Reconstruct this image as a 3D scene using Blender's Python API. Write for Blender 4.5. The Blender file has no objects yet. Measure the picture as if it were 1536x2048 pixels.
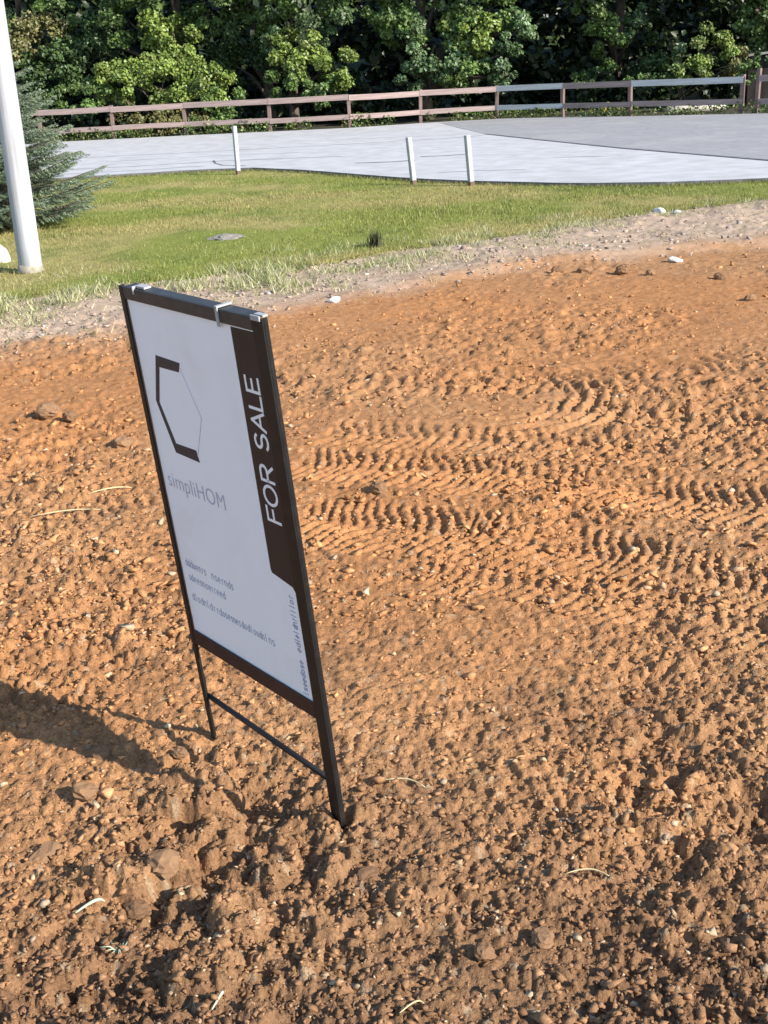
import bpy, math, random
import numpy as np
from mathutils import Matrix, Vector

random.seed(7)
RNG = np.random.default_rng(11)
scene = bpy.context.scene
COL = scene.collection

# ------------------------------------------------------------------ camera
PITCH, ROLL, CAM_H = 0.3487986, math.radians(3.0), 1.65
cr, sr = math.cos(ROLL), math.sin(ROLL)
fw = Vector((0, math.cos(PITCH), -math.sin(PITCH)))
up0 = Vector((0, math.sin(PITCH), math.cos(PITCH)))
rt0 = Vector((1, 0, 0))
rt = cr * rt0 - sr * up0
upv = cr * up0 + sr * rt0
cd = bpy.data.cameras.new("camera")
cam = bpy.data.objects.new("camera", cd)
COL.objects.link(cam)
cd.sensor_fit = 'VERTICAL'
cd.sensor_height = 24.0
cd.lens = 24.0 * 2400 / 2048
cd.clip_start = 0.05
cd.clip_end = 2000
cam.matrix_world = Matrix(((rt.x, upv.x, -fw.x, 0), (rt.y, upv.y, -fw.y, 0), (rt.z, upv.z, -fw.z, CAM_H), (0, 0, 0, 1)))
scene.camera = cam

# ------------------------------------------------------------------ light
SUN_AZ = math.radians(-33.0)      # angle from +X towards -Y: right and behind the camera
SUN_EL = math.radians(29.0)
sun_dir = Vector((math.cos(SUN_AZ) * math.cos(SUN_EL), math.sin(SUN_AZ) * math.cos(SUN_EL), math.sin(SUN_EL)))
world = bpy.data.worlds.new("World")
scene.world = world
world.use_nodes = True
wn = world.node_tree
wn.nodes.clear()
sky = wn.nodes.new('ShaderNodeTexSky')
sky.sky_type = 'NISHITA'
sky.sun_disc = False
sky.sun_elevation = SUN_EL
sky.sun_rotation = math.atan2(sun_dir.x, sun_dir.y)
sky.air_density = 1.0
sky.dust_density = 0.3
sky.ozone_density = 2.0
bg = wn.nodes.new('ShaderNodeBackground')
bg.inputs['Strength'].default_value = 0.145
wo = wn.nodes.new('ShaderNodeOutputWorld')
wn.links.new(sky.outputs[0], bg.inputs[0])
wn.links.new(bg.outputs[0], wo.inputs[0])
sl = bpy.data.lights.new("sun", 'SUN')
sl.energy = 5.0
sl.angle = math.radians(0.5)
sl.color = (1.0, 0.94, 0.84)
so = bpy.data.objects.new("sun", sl)
so.rotation_euler = sun_dir.to_track_quat('Z', 'Y').to_euler()
so.location = (20, -15, 30)
COL.objects.link(so)
scene.view_settings.view_transform = 'Standard'
scene.view_settings.look = 'None'
scene.view_settings.exposure = 0.80
scene.view_settings.gamma = 1.0
scene.view_settings.use_curve_mapping = False
scene.cycles.max_bounces = 4
scene.cycles.diffuse_bounces = 2
scene.cycles.transmission_bounces = 2


# ------------------------------------------------------------------ helpers
def link(o, parent=None):
    COL.objects.link(o)
    if parent is not None:
        o.parent = parent
    return o


def tag(o, label=None, cat=None, group=None, kind=None):
    if label: o['label'] = label
    if cat: o['category'] = cat
    if group: o['group'] = group
    if kind: o['kind'] = kind
    return o


def empty(name, loc=(0, 0, 0), rz=0.0):
    e = bpy.data.objects.new(name, None)
    e.empty_display_size = 0.2
    e.location = loc
    e.rotation_euler = (0, 0, rz)
    return link(e)


def mesh_np(name, V, F, mat=None, col=None, smooth=False):
    """V (n,3); F (m,3) or (m,4) arrays; col (n,3) optional point colour 'col'."""
    V = np.asarray(V, dtype=np.float32)
    F = np.asarray(F, dtype=np.int32)
    k = F.shape[1]
    me = bpy.data.meshes.new(name)
    me.vertices.add(len(V))
    me.vertices.foreach_set('co', V.ravel())
    me.loops.add(F.size)
    me.loops.foreach_set('vertex_index', F.ravel())
    me.polygons.add(len(F))
    me.polygons.foreach_set('loop_start', np.arange(0, F.size, k, dtype=np.int32))
    me.polygons.foreach_set('loop_total', np.full(len(F), k, dtype=np.int32))
    if smooth:
        me.polygons.foreach_set('use_smooth', np.ones(len(F), dtype=bool))
    me.update(calc_edges=True)
    me.validate()
    if col is not None:
        a = me.color_attributes.new('col', 'FLOAT_COLOR', 'POINT')
        c = np.ones((len(V), 4), dtype=np.float32)
        c[:, :3] = col
        a.data.foreach_set('color', c.ravel())
    if mat:
        me.materials.append(mat)
    return me


def obj_np(name, V, F, mat, parent=None, col=None, smooth=False):
    return link(bpy.data.objects.new(name, mesh_np(name, V, F, mat, col, smooth)), parent)


class MB:
    """collects boxes, prisms and tubes into one mesh"""
    def __init__(self):
        self.v, self.f, self.sm = [], [], []

    def add(self, vs, fs, smooth=False):
        b = len(self.v)
        self.v += [tuple(p) for p in vs]
        self.f += [tuple(i + b for i in f) for f in fs]
        self.sm += [smooth] * len(fs)
        return self

    def box(self, x0, x1, y0, y1, z0, z1):
        vs = [(x, y, z) for z in (z0, z1) for y in (y0, y1) for x in (x0, x1)]
        return self.add(vs, [(0, 2, 3, 1), (4, 5, 7, 6), (0, 1, 5, 4), (2, 6, 7, 3), (0, 4, 6, 2), (1, 3, 7, 5)])

    def prism(self, poly, y0, y1):
        """polygon in x,z (counter clockwise seen from -y), extruded y0..y1"""
        n = len(poly)
        vs = [(x, y0, z) for x, z in poly] + [(x, y1, z) for x, z in poly]
        fs = [tuple(range(n)), tuple(range(2 * n - 1, n - 1, -1))]
        fs += [(i, i + n, (i + 1) % n + n, (i + 1) % n) for i in range(n)]
        return self.add(vs, fs)

    def tube(self, pts, rad, seg=8, cap=True):
        pts = [Vector(p) for p in pts]
        n = len(pts)
        ref = Vector((0.31, 0.87, 0.2))
        vs = []
        for i, p in enumerate(pts):
            t = (pts[min(i + 1, n - 1)] - pts[max(i - 1, 0)]).normalized()
            a = t.cross(ref)
            if a.length < 1e-3: a = t.cross(Vector((1, 0, 0)))
            a.normalize(); b = t.cross(a)
            r = rad[i] if hasattr(rad, '__len__') else rad
            for k in range(seg):
                q = 2 * math.pi * k / seg
                vs.append(p + (a * math.cos(q) + b * math.sin(q)) * r)
        fs = []
        for i in range(n - 1):
            for k in range(seg):
                k2 = (k + 1) % seg
                fs.append((i * seg + k, i * seg + k2, (i + 1) * seg + k2, (i + 1) * seg + k))
        if cap:
            fs.append(tuple(range(seg))); fs.append(tuple(range(n * seg - 1, (n - 1) * seg - 1, -1)))
        return self.add(vs, fs, True)

    def build(self, name, mat, parent=None, bevel=0.0):
        me = bpy.data.meshes.new(name)
        me.from_pydata(self.v, [], self.f)
        me.polygons.foreach_set('use_smooth', self.sm)
        me.update()
        import bmesh
        bm = bmesh.new(); bm.from_mesh(me)
        bmesh.ops.recalc_face_normals(bm, faces=bm.faces)
        if bevel > 0:
            bmesh.ops.bevel(bm, geom=[e for e in bm.edges if e.calc_face_angle(0) > 0.6], offset=bevel, segments=1, affect='EDGES')
        bm.to_mesh(me); bm.free()
        me.materials.append(mat)
        return link(bpy.data.objects.new(name, me), parent)


def hash2(ix, iy, seed=0):
    h = (ix.astype(np.int64) * 374761393 + iy.astype(np.int64) * 668265263 + seed * 974634777) & 0xffffffff
    h = ((h ^ (h >> 13)) * 1274126177) & 0xffffffff
    h = ((h ^ (h >> 16)) * 2246822519) & 0xffffffff
    return ((h ^ (h >> 15)) & 0xffffff) / float(0xffffff)


def vnoise(x, y, seed=0):
    ix, iy = np.floor(x), np.floor(y)
    fx, fy = x - ix, y - iy
    ux, uy = fx * fx * (3 - 2 * fx), fy * fy * (3 - 2 * fy)
    a, b = hash2(ix, iy, seed), hash2(ix + 1, iy, seed)
    c, d = hash2(ix, iy + 1, seed), hash2(ix + 1, iy + 1, seed)
    return (a + (b - a) * ux) * (1 - uy) + (c + (d - c) * ux) * uy


def fbm(x, y, oct=4, seed=0):
    s, a, t = 0.0, 0.5, 0.0
    for i in range(oct):
        s = s + a * vnoise(x, y, seed + i * 17)
        t += a
        x, y = x * 2.03 + 13.1, y * 2.03 + 7.7
        a *= 0.5
    return s / t


def clods(x, y, seed, keep=1.0, power=1.0):
    """domes with random size around jittered cell centres, 0..1"""
    # warp so that outlines are irregular
    wx = x + 0.35 * (vnoise(x * 2.1, y * 2.1, seed + 5) - 0.5)
    wy = y + 0.35 * (vnoise(x * 2.1 + 40, y * 2.1, seed + 6) - 0.5)
    ix, iy = np.floor(wx), np.floor(wy)
    out = np.zeros_like(x)
    for dx in (-1, 0, 1):
        for dy in (-1, 0, 1):
            cx, cy = ix + dx, iy + dy
            px = cx + hash2(cx, cy, seed)
            py = cy + hash2(cx, cy, seed + 1)
            r = 0.35 + 0.5 * hash2(cx, cy, seed + 2)
            on = hash2(cx, cy, seed + 3) < keep
            st = 0.7 + 0.6 * hash2(cx, cy, seed + 4)
            ex, ey = (wx - px) * st, (wy - py) / st
            dd = np.sqrt(ex * ex + ey * ey) / r
            ta = 6.283 * hash2(cx, cy, seed + 7)
            tilt = 1 + 0.65 * (ex * np.cos(ta) + ey * np.sin(ta)) / r
            h = np.where(on & (dd < 1), np.minimum(1.0, 2.6 * (1 - dd)) * r * 0.8 * tilt, 0)
            out = np.maximum(out, h)
    return out ** power


def smooth01(v, a, b):
    t = np.clip((v - a) / (b - a), 0, 1)
    return t * t * (3 - 2 * t)


def interp_line(x, pts):
    xs = [p[0] for p in pts]; ys = [p[1] for p in pts]
    return np.interp(x, xs, ys)


# ------------------------------------------------------------------ materials
def new_mat(name):
    m = bpy.data.materials.new(name)
    m.use_nodes = True
    nt = m.node_tree
    return m, nt, nt.nodes['Principled BSDF']


def plain(name, rgb, rough=0.7, metal=0.0, var=0.15, scale=30.0, bump=0.0, spec=0.3, stretch=None, dirt=None, dirt_amt=0.0, dirt_scale=6.0):
    m, nt, b = new_mat(name)
    tc = nt.nodes.new('ShaderNodeTexCoord')
    mp = nt.nodes.new('ShaderNodeMapping')
    nt.links.new(tc.outputs['Object'], mp.inputs[0])
    if stretch: mp.inputs['Scale'].default_value = stretch
    nz = nt.nodes.new('ShaderNodeTexNoise')
    nz.inputs['Scale'].default_value = scale
    nz.inputs['Detail'].default_value = 6
    nt.links.new(mp.outputs[0], nz.inputs['Vector'])
    rp = nt.nodes.new('ShaderNodeValToRGB')
    rp.color_ramp.elements[0].position = 0.3
    rp.color_ramp.elements[1].position = 0.72
    rp.color_ramp.elements[0].color = (*[c * (1 - var) for c in rgb], 1)
    rp.color_ramp.elements[1].color = (*[min(1, c * (1 + var)) for c in rgb], 1)
    nt.links.new(nz.outputs['Fac'], rp.inputs[0])
    src = rp.outputs[0]
    if dirt:
        n2 = nt.nodes.new('ShaderNodeTexNoise')
        n2.inputs['Scale'].default_value = dirt_scale
        n2.inputs['Detail'].default_value = 8
        n2.inputs['Roughness'].default_value = 0.7
        nt.links.new(tc.outputs['Object'], n2.inputs['Vector'])
        mr = nt.nodes.new('ShaderNodeMapRange')
        mr.inputs[1].default_value = 0.5; mr.inputs[2].default_value = 0.75
        mr.inputs[4].default_value = dirt_amt
        nt.links.new(n2.outputs['Fac'], mr.inputs[0])
        mx = nt.nodes.new('ShaderNodeMix'); mx.data_type = 'RGBA'
        nt.links.new(mr.outputs[0], mx.inputs['Factor'])
        nt.links.new(src, mx.inputs['A'])
        mx.inputs['B'].default_value = (*dirt, 1)
        src = mx.outputs['Result']
    nt.links.new(src, b.inputs['Base Color'])
    b.inputs['Roughness'].default_value = rough
    b.inputs['Metallic'].default_value = metal
    b.inputs['Specular IOR Level'].default_value = spec
    if bump > 0:
        bp = nt.nodes.new('ShaderNodeBump')
        bp.inputs['Strength'].default_value = bump
        bp.inputs['Distance'].default_value = 0.01
        nt.links.new(nz.outputs['Fac'], bp.inputs['Height'])
        nt.links.new(bp.outputs[0], b.inputs['Normal'])
    return m


def attr_mat(name, rough=1.0, spec=0.1, nscale=None, namt=0.3, bump=0.0, bdist=0.004, translucent=0.0, nscale2=None):
    """base colour from the point colour attribute 'col', broken up by fine noise"""
    m, nt, b = new_mat(name)
    at = nt.nodes.new('ShaderNodeAttribute'); at.attribute_name = 'col'
    src = at.outputs['Color']
    if nscale:
        tc = nt.nodes.new('ShaderNodeTexCoord')
        nz = nt.nodes.new('ShaderNodeTexNoise')
        nz.inputs['Scale'].default_value = nscale
        nz.inputs['Detail'].default_value = 5
        nz.inputs['Roughness'].default_value = 0.65
        nt.links.new(tc.outputs['Object'], nz.inputs['Vector'])
        mr = nt.nodes.new('ShaderNodeMapRange')
        mr.inputs[1].default_value = 0.3; mr.inputs[2].default_value = 0.7
        mr.inputs[3].default_value = 1 - namt; mr.inputs[4].default_value = 1 + namt
        nt.links.new(nz.outputs['Fac'], mr.inputs[0])
        mx = nt.nodes.new('ShaderNodeVectorMath'); mx.operation = 'SCALE'
        nt.links.new(src, mx.inputs[0]); nt.links.new(mr.outputs[0], mx.inputs['Scale'])
        src = mx.outputs[0]
        if bump > 0:
            bp = nt.nodes.new('ShaderNodeBump')
            bp.inputs['Strength'].default_value = bump
            bp.inputs['Distance'].default_value = bdist
            nt.links.new(nz.outputs['Fac'], bp.inputs['Height'])
            nt.links.new(bp.outputs[0], b.inputs['Normal'])
    nt.links.new(src, b.inputs['Base Color'])
    b.inputs['Roughness'].default_value = rough
    b.inputs['Specular IOR Level'].default_value = spec
    if translucent > 0:
        out = nt.nodes['Material Output']
        tr = nt.nodes.new('ShaderNodeBsdfTranslucent')
        nt.links.new(src, tr.inputs['Color'])
        ms = nt.nodes.new('ShaderNodeMixShader')
        ms.inputs[0].default_value = translucent
        nt.links.new(b.outputs[0], ms.inputs[1]); nt.links.new(tr.outputs[0], ms.inputs[2])
        nt.links.new(ms.outputs[0], out.inputs['Surface'])
    return m


M_soil = attr_mat('soil', nscale=160, namt=0.38, bump=0.9, bdist=0.006)
M_crumb = attr_mat('soil_crumb', nscale=220, namt=0.3, bump=0.5, bdist=0.003)
M_lawn = attr_mat('lawn_turf', nscale=45, namt=0.35, bump=0.8, bdist=0.02)
M_blade = attr_mat('grass_blade', rough=0.6, spec=0.25, translucent=0.25)
M_leaf = attr_mat('leaf', rough=0.45, spec=0.45, translucent=0.18)
M_needle = attr_mat('spruce_needle', rough=0.6, spec=0.3)
M_bark = plain('bark', (0.11, 0.085, 0.065), 0.95, var=0.4, scale=18, bump=0.8, stretch=(1, 1, 0.25))
M_earth = plain('forest_earth', (0.045, 0.04, 0.022), 1.0, var=0.4, scale=3)
M_conc = plain('concrete_slab', (0.46, 0.452, 0.455), 0.85, var=0.14, scale=2.4, bump=0.15, dirt=(0.34, 0.325, 0.32), dirt_amt=0.6, dirt_scale=0.8)
M_asph = plain('worn_asphalt', (0.285, 0.278, 0.285), 0.9, var=0.14, scale=6, bump=0.2, dirt=(0.43, 0.41, 0.38), dirt_amt=0.6, dirt_scale=0.5)
M_crack_shade = plain('crack_and_edge_shade', (0.14, 0.14, 0.15), 0.9, var=0.3, scale=5)  # pavement cracks, and the painted shade on the slab sides
M_pole = plain('pole_pale_wood', (0.38, 0.385, 0.41), 0.85, var=0.25, scale=9, bump=0.4, stretch=(3, 3, 0.12), dirt=(0.35, 0.29, 0.22), dirt_amt=0.4, dirt_scale=3)
M_white = plain('white_paint', (0.76, 0.76, 0.77), 0.6, var=0.06, scale=8, dirt=(0.4, 0.35, 0.28), dirt_amt=0.35, dirt_scale=7)
M_rail = plain('faded_red_brown_board', (0.31, 0.232, 0.212), 0.85, var=0.22, scale=5, bump=0.3, stretch=(0.3, 3, 3))
M_railw = plain('whitewashed_board', (0.52, 0.52, 0.50), 0.8, var=0.15, scale=5, bump=0.2, stretch=(0.3, 3, 3), dirt=(0.35, 0.3, 0.27), dirt_amt=0.35)
M_fpost = plain('fence_post_wood', (0.19, 0.13, 0.115), 0.9, var=0.25, scale=8, bump=0.3)
M_frame = plain('black_painted_steel', (0.011, 0.0105, 0.011), 0.5, var=0.35, scale=25, spec=0.25, bump=0.08, dirt=(0.10, 0.055, 0.03), dirt_amt=0.22, dirt_scale=11)
M_topbar = plain('grey_painted_steel', (0.035, 0.036, 0.038), 0.5, var=0.3, scale=40, spec=0.4)
M_clip = plain('bright_galvanised_clip', (0.36, 0.36, 0.36), 0.55, var=0.1, scale=30)
M_panel = plain('sign_white_plastic', (0.90, 0.92, 0.955), 0.45, var=0.012, scale=4, spec=0.35, dirt=(0.66, 0.62, 0.58), dirt_amt=0.35, dirt_scale=3.2)
M_band = plain('sign_dark_print', (0.022, 0.017, 0.019), 0.5, var=0.2, scale=14, spec=0.3)
M_ink = plain('sign_slate_print', (0.03, 0.034, 0.045), 0.5, var=0.2, scale=60)
M_text = plain('sign_grey_print', (0.36, 0.41, 0.54), 0.5, var=0.2, scale=80)
M_faint = plain('sign_faint_print', (0.46, 0.48, 0.60), 0.5, var=0.1, scale=80)
M_letter = plain('sign_white_lettering', (0.85, 0.85, 0.85), 0.5, var=0.02, scale=30)
M_stone = plain('pale_stone', (0.58, 0.57, 0.55), 0.9, var=0.18, scale=14, bump=0.5)
M_gstone = plain('grey_stone', (0.25, 0.225, 0.19), 0.9, var=0.25, scale=10, bump=0.5)
M_straw = plain('dry_straw', (0.50, 0.42, 0.24), 0.8, var=0.2, scale=40)
M_log = plain('weathered_log', (0.42, 0.38, 0.33), 0.9, var=0.2, scale=6, bump=0.4, stretch=(0.3, 2, 2))
M_shedw = plain('shed_board', (0.035, 0.027, 0.024), 0.9, var=0.3, scale=5, bump=0.3)
M_shedr = plain('shed_roof', (0.30, 0.28, 0.26), 0.8, var=0.2, scale=4)

# ------------------------------------------------------------------ setting: ground and soil
# large sheet to the horizon, set a little below the soil, lawn and paving
gmb = MB()
gmb.add([(-400, -300, -0.30), (400, -300, -0.30), (400, 900, -0.30), (-400, 900, -0.30)], [(0, 1, 2, 3)])
tag(gmb.build('ground', M_earth), kind='structure')

LAWN_EDGE = [(-30, 7.2), (-12, 8.4), (-5, 9.9), (-3.2, 10.35), (-0.66, 11.2), (0.7, 12.1), (1.94, 13.0), (3.2, 14.0), (4.93, 14.9), (9, 16.3), (30, 17.5)]
STRIP_EDGE = [(-30, 5.2), (-12, 6.4), (-5, 7.6), (-2.64, 8.3), (-0.58, 9.5), (1.6, 10.9), (3.68, 11.4), (9, 12.6), (30, 14)]


TRACKS = [  # centre lines on the ground, half width, bar spacing, depth
    ([(-0.35, 5.25), (0.5, 4.95), (1.4, 4.45), (2.4, 3.9)], 0.30, 0.060, 0.016),
    ([(-0.30, 4.50), (0.3, 4.25), (0.9, 3.85), (1.7, 3.25)], 0.30, 0.052, 0.017),
    ([(-0.9, 6.9), (0.2, 6.6), (1.0, 6.55), (2.4, 6.9), (4.0, 7.4)], 0.26, 0.10, 0.018),
    ([(-2.4, 4.3), (-1.5, 4.7), (-0.95, 5.1)], 0.20, 0.06, 0.013),
    ([(0.1, 3.95), (0.7, 3.6), (1.5, 3.0)], 0.20, 0.055, 0.012),
    ([(-0.2, 5.75), (0.8, 5.45), (1.9, 4.9)], 0.24, 0.070, 0.014),
    ([(0.9, 6.0), (2.0, 5.5), (3.4, 5.0)], 0.24, 0.08, 0.018)]


def track_relief(x0, y0):
    shp = x0.shape
    xf, yf = x0.ravel(), y0.ravel()
    out = np.zeros_like(xf)
    for pts, hw, sp, dep in TRACKS:
        px_, py_ = [p[0] for p in pts], [p[1] for p in pts]
        sel = np.where((xf > min(px_) - .5) & (xf < max(px_) + .5) & (yf > min(py_) - .5) & (yf < max(py_) + .5))[0]
        if not len(sel): continue
        x, y = xf[sel], yf[sel]
        wob = 0.10 * (fbm(x * 2.3, y * 2.3, 2, 91) - 0.5)
        brk = smooth01(fbm(x * 3.1 + 7, y * 3.1, 3, 92), 0.20, 0.45)
        best = np.full_like(x, 9.0); arc_ = np.zeros_like(x); acc = 0.0
        for (ax, ay), (bx_, by_) in zip(pts[:-1], pts[1:]):
            dx, dy = bx_ - ax, by_ - ay
            L = math.hypot(dx, dy); dx /= L; dy /= L
            t = (x - ax) * dx + (y - ay) * dy
            sd = -(x - ax) * dy + (y - ay) * dx + wob
            ok = (t > -0.05) & (t < L + 0.05) & (np.abs(sd) < np.abs(best))
            best = np.where(ok, sd, best); arc_ = np.where(ok, acc + t, arc_)
            acc += L
        m = smooth01(np.abs(best), hw, hw * 0.75)
        ph = (arc_ + 0.35 * np.abs(best)) / sp + 0.8 * (vnoise(x * 7, y * 7, 93) - 0.5)
        bar = smooth01(np.abs((ph % 1.0) - 0.5) * 2, 0.25, 0.7)
        out[sel] += m * (brk * dep * 0.85 * (bar - 0.6) - 0.008)
    return out.reshape(shp)


def soil_height(x, y):
    """relief of the dug soil (metres) and its roughness 0..1"""
    near = smooth01(y, 7.0, 3.0)
    # smoother trodden patches and rougher cloddy ones
    rg = fbm(x * 1.15 + 3.1, y * 0.9 + 1.7, 3, 3)
    rough = smooth01(rg, 0.36, 0.62)
    # the disturbed earth around the sign's feet and the left foreground
    rough = np.maximum(rough, 0.95 * np.exp(-(((x + 0.42) / 0.50) ** 2 + ((y - 2.25) / 0.60) ** 2) ** 1.5))
    rough = np.maximum(rough, 0.75 * smooth01(x / np.maximum(y, .5), 0.10, 0.22) * smooth01(y, 4.6, 3.0))
    sm = np.exp(-(((x - 0.17 * y + 0.16) / 0.32) ** 2 + ((y - 3.15) / 0.75) ** 2))
    rough = np.clip(rough * (1 - 0.8 * sm), 0, 1)
    h = 0.05 * (fbm(x * 0.7, y * 0.7, 3, 21) - 0.5) + 0.040 * (fbm(x * 2.6, y * 2.6, 3, 31) - 0.5)
    h = h + rough * 0.035 * (fbm(x * 7, y * 7, 3, 41) - 0.5)
    big = clods(x * 9.0, y * 9.0, 51, 0.42)
    mid = clods(x * 33.0, y * 33.0, 61, 0.8)
    mid2 = clods(x * 56.0 + 9, y * 56.0, 66, 0.85)
    fin = clods(x * 92.0, y * 92.0, 71, 0.85)
    cr2 = clods(x * 15.0 + 4, y * 15.0, 58, 0.45)
    fl = np.exp(-(((x + 0.45) / 0.45) ** 2 + ((y - 2.15) / 0.50) ** 2))
    h = h + big * (0.028 * rough * rough + 0.040 * fl)
    h = h + mid * (0.010 + 0.012 * rough) + cr2 * 0.022 * rough
    h = h + mid2 * (0.007 + 0.008 * rough) * smooth01(y, 8.0, 4.5)
    h = h + fin * (0.0035 + 0.002 * rough) * smooth01(y, 4.5, 2.8)
    # curving dozer treads, broken up
    rr = np.hypot(x - 0.55, (y - 6.35) * 0.9)
    rut = np.exp(-((rr - 0.62) / 0.16) ** 2) * smooth01(x, 0.35, 0.75) * smooth01(fbm(x * 4, y * 4, 2, 95), 0.35, 0.6)
    h = h + rut * 0.014 * np.sin(rr * 75.0 + 2 * vnoise(x * 6, y * 6, 96))
    h = h + track_relief(x, y)
    # pockets between the clods
    pit = clods(x * 6.5 + 3, y * 6.5, 55, 0.30)
    h = h - pit * 0.040 * (rough * smooth01(y, 4.5, 2.8) + 0.5 * fl)
    h = h - 0.012 - 0.014 * rough
    far = smooth01(y, 5.0, 11.0)
    h = h * (1 - 0.35 * far)
    # small crumbled bank where the orange soil meets the stony strip
    se = interp_line(x, STRIP_EDGE)
    bank = smooth01(y, se - 0.25, se + 0.05)
    h = h + bank * 0.05 * (0.6 + 0.8 * fbm(x * 3, y * 3, 3, 81)) * smooth01(x, -1.0, 1.5)
    le = interp_line(x, LAWN_EDGE)
    h = h * (1 - 0.8 * smooth01(y, le - 0.4, le + 0.2)) 
    return h, rough, mid, big


# rows spaced for even size in the picture, columns by angle
v_rows = np.concatenate([np.arange(2084, 1000, -3.3), np.arange(1000, 480, -1.9), np.arange(480, 250, -1.0), np.arange(250, 112, -0.7)])
ys = 1980.0 / v_rows
tcols = np.concatenate([np.linspace(-3.2, -1.05, 40, endpoint=False), np.linspace(-1.05, -0.42, 125, endpoint=False),
                        np.linspace(-0.42, 0.42, 470, endpoint=False), np.linspace(0.42, 1.05, 125, endpoint=False), np.linspace(1.05, 3.2, 41)])
TY, TX = np.meshgrid(ys, tcols, indexing='ij')
X = TX * (TY + 0.15)
Y = TY + 0.004 * (hash2(np.arange(TX.size).reshape(TX.shape), np.zeros(TX.shape), 3) - 0.5)
Z, ROUGH, MID, BIG = soil_height(X, Y)
smz = 0.05 * (fbm(X * 0.7, Y * 0.7, 3, 21) - 0.5)
of = smooth01(np.abs(TX), 0.9, 1.15)      # off to the sides the sheet is too coarse for clods
Z = Z * (1 - of) + smz * of


def soil_colour(x, y, rough, mid):
    orange = np.array([0.378, 0.176, 0.072])
    tan = np.array([0.340, 0.190, 0.094])
    brown = np.array([0.170, 0.094, 0.051])
    grey = np.array([0.400, 0.295, 0.215])
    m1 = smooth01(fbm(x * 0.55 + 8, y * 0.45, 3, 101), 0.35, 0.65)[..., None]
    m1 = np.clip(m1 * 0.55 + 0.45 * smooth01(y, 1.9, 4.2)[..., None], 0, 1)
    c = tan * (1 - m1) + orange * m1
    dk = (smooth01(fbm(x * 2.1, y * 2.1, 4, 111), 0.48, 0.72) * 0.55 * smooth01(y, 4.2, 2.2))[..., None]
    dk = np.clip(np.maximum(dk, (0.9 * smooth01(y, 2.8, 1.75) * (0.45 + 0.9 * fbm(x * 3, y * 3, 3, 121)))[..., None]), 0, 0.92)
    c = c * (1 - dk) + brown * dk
    sp = (vnoise(x * 45, y * 45, 131) - 0.5)[..., None] * 0.5
    c = c * (1 + sp)
    pale = (hash2(np.floor(x * 60), np.floor(y * 60), 141) > 0.97)[..., None]
    c = np.where(pale, c * 0.7 + np.array([0.46, 0.38, 0.26]) * 0.3, c)
    # stony greyish strip before the grass
    se = interp_line(x, STRIP_EDGE) + 1.2 * (fbm(x * 1.3, y * 1.3, 4, 151) - 0.5)
    st = smooth01(y, se - 0.7, se + 0.6)[..., None]
    sg = grey * (0.8 + 0.5 * vnoise(x * 14, y * 14, 161)[..., None])
    c = c * (1 - st) + sg * st
    le = interp_line(x, LAWN_EDGE)
    gr = (smooth01(y, le - 0.9, le + 0.1) * smooth01(fbm(x * 2.2, y * 2.2, 3, 171), 0.4, 0.6))[..., None]
    c = c * (1 - 0.6 * gr) + np.array([0.13, 0.14, 0.05]) * 0.6 * gr
    return c


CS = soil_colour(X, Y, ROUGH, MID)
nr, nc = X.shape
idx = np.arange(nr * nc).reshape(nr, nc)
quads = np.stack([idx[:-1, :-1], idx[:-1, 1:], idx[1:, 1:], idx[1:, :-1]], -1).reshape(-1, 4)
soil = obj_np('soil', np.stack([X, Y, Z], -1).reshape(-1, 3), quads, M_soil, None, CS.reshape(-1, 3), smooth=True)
tag(soil, kind='structure')

# soil under and behind the camera
bx, by = np.meshgrid(np.linspace(-25, 25, 60), np.linspace(-25, 1.0, 40))
bz = -0.02 + 0.05 * (fbm(bx * 0.7, by * 0.7, 3, 21) - 0.5)
bi = np.arange(bx.size).reshape(bx.shape)
bq = np.stack([bi[:-1, :-1], bi[:-1, 1:], bi[1:, 1:], bi[1:, :-1]], -1).reshape(-1, 4)
bsoil = obj_np('soil', np.stack([bx, by, bz], -1).reshape(-1, 3), bq, M_soil, None, soil_colour(bx, by, bx * 0, bx * 0).reshape(-1, 3), True)
tag(bsoil, kind='structure')

# ------------------------------------------------------------------ setting: lawn, paving
FP = [(-28.2, 43.8), (-25.3, 43.6), (-22.4, 43.4), (-19.5, 43.2), (-16.6, 43.0), (-13.6, 42.8), (-10.9, 42.6), (-8.41, 42.3), (-5.95, 42.2), (-3.1, 41.7), (-0.45, 41.4), (1.9, 42.2), (4.5, 42.5), (6.5, 41.1), (8.25, 38.9), (11.0, 36.6), (11.35, 36.3), (13.2, 34.6), (15.2, 33.0), (17.2, 31.6)]
PAVE_EDGE = [(-40, 22.0), (-12, 23.6), (-5.5, 24.3), (-3.4, 24.6), (-2.2, 24.3), (-1.1, 22.9), (0.0, 21.0), (0.76, 19.75), (1.7, 18.65), (2.93, 17.5), (4.1, 16.95), (5.46, 16.75), (12, 17.2), (40, 18)]
lx = np.concatenate([np.linspace(-40, -7, 40, endpoint=False), np.linspace(-7, 9, 260, endpoint=False), np.linspace(9, 40, 40)])
lt = np.linspace(0, 1, 90)
LT, LX = np.meshgrid(lt, lx, indexing='ij')
l0 = interp_line(LX, LAWN_EDGE) + 0.9 * (fbm(LX * 1.5, LX * 0 + 2, 4, 201) - 0.5)
l1 = interp_line(LX, PAVE_EDGE) + 0.10 * (fbm(LX * 3.0, LX * 0 + 5, 3, 202) - 0.5)
LY = l0 + (np.maximum(l1, l0 + 0.3) - l0) * LT
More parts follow.
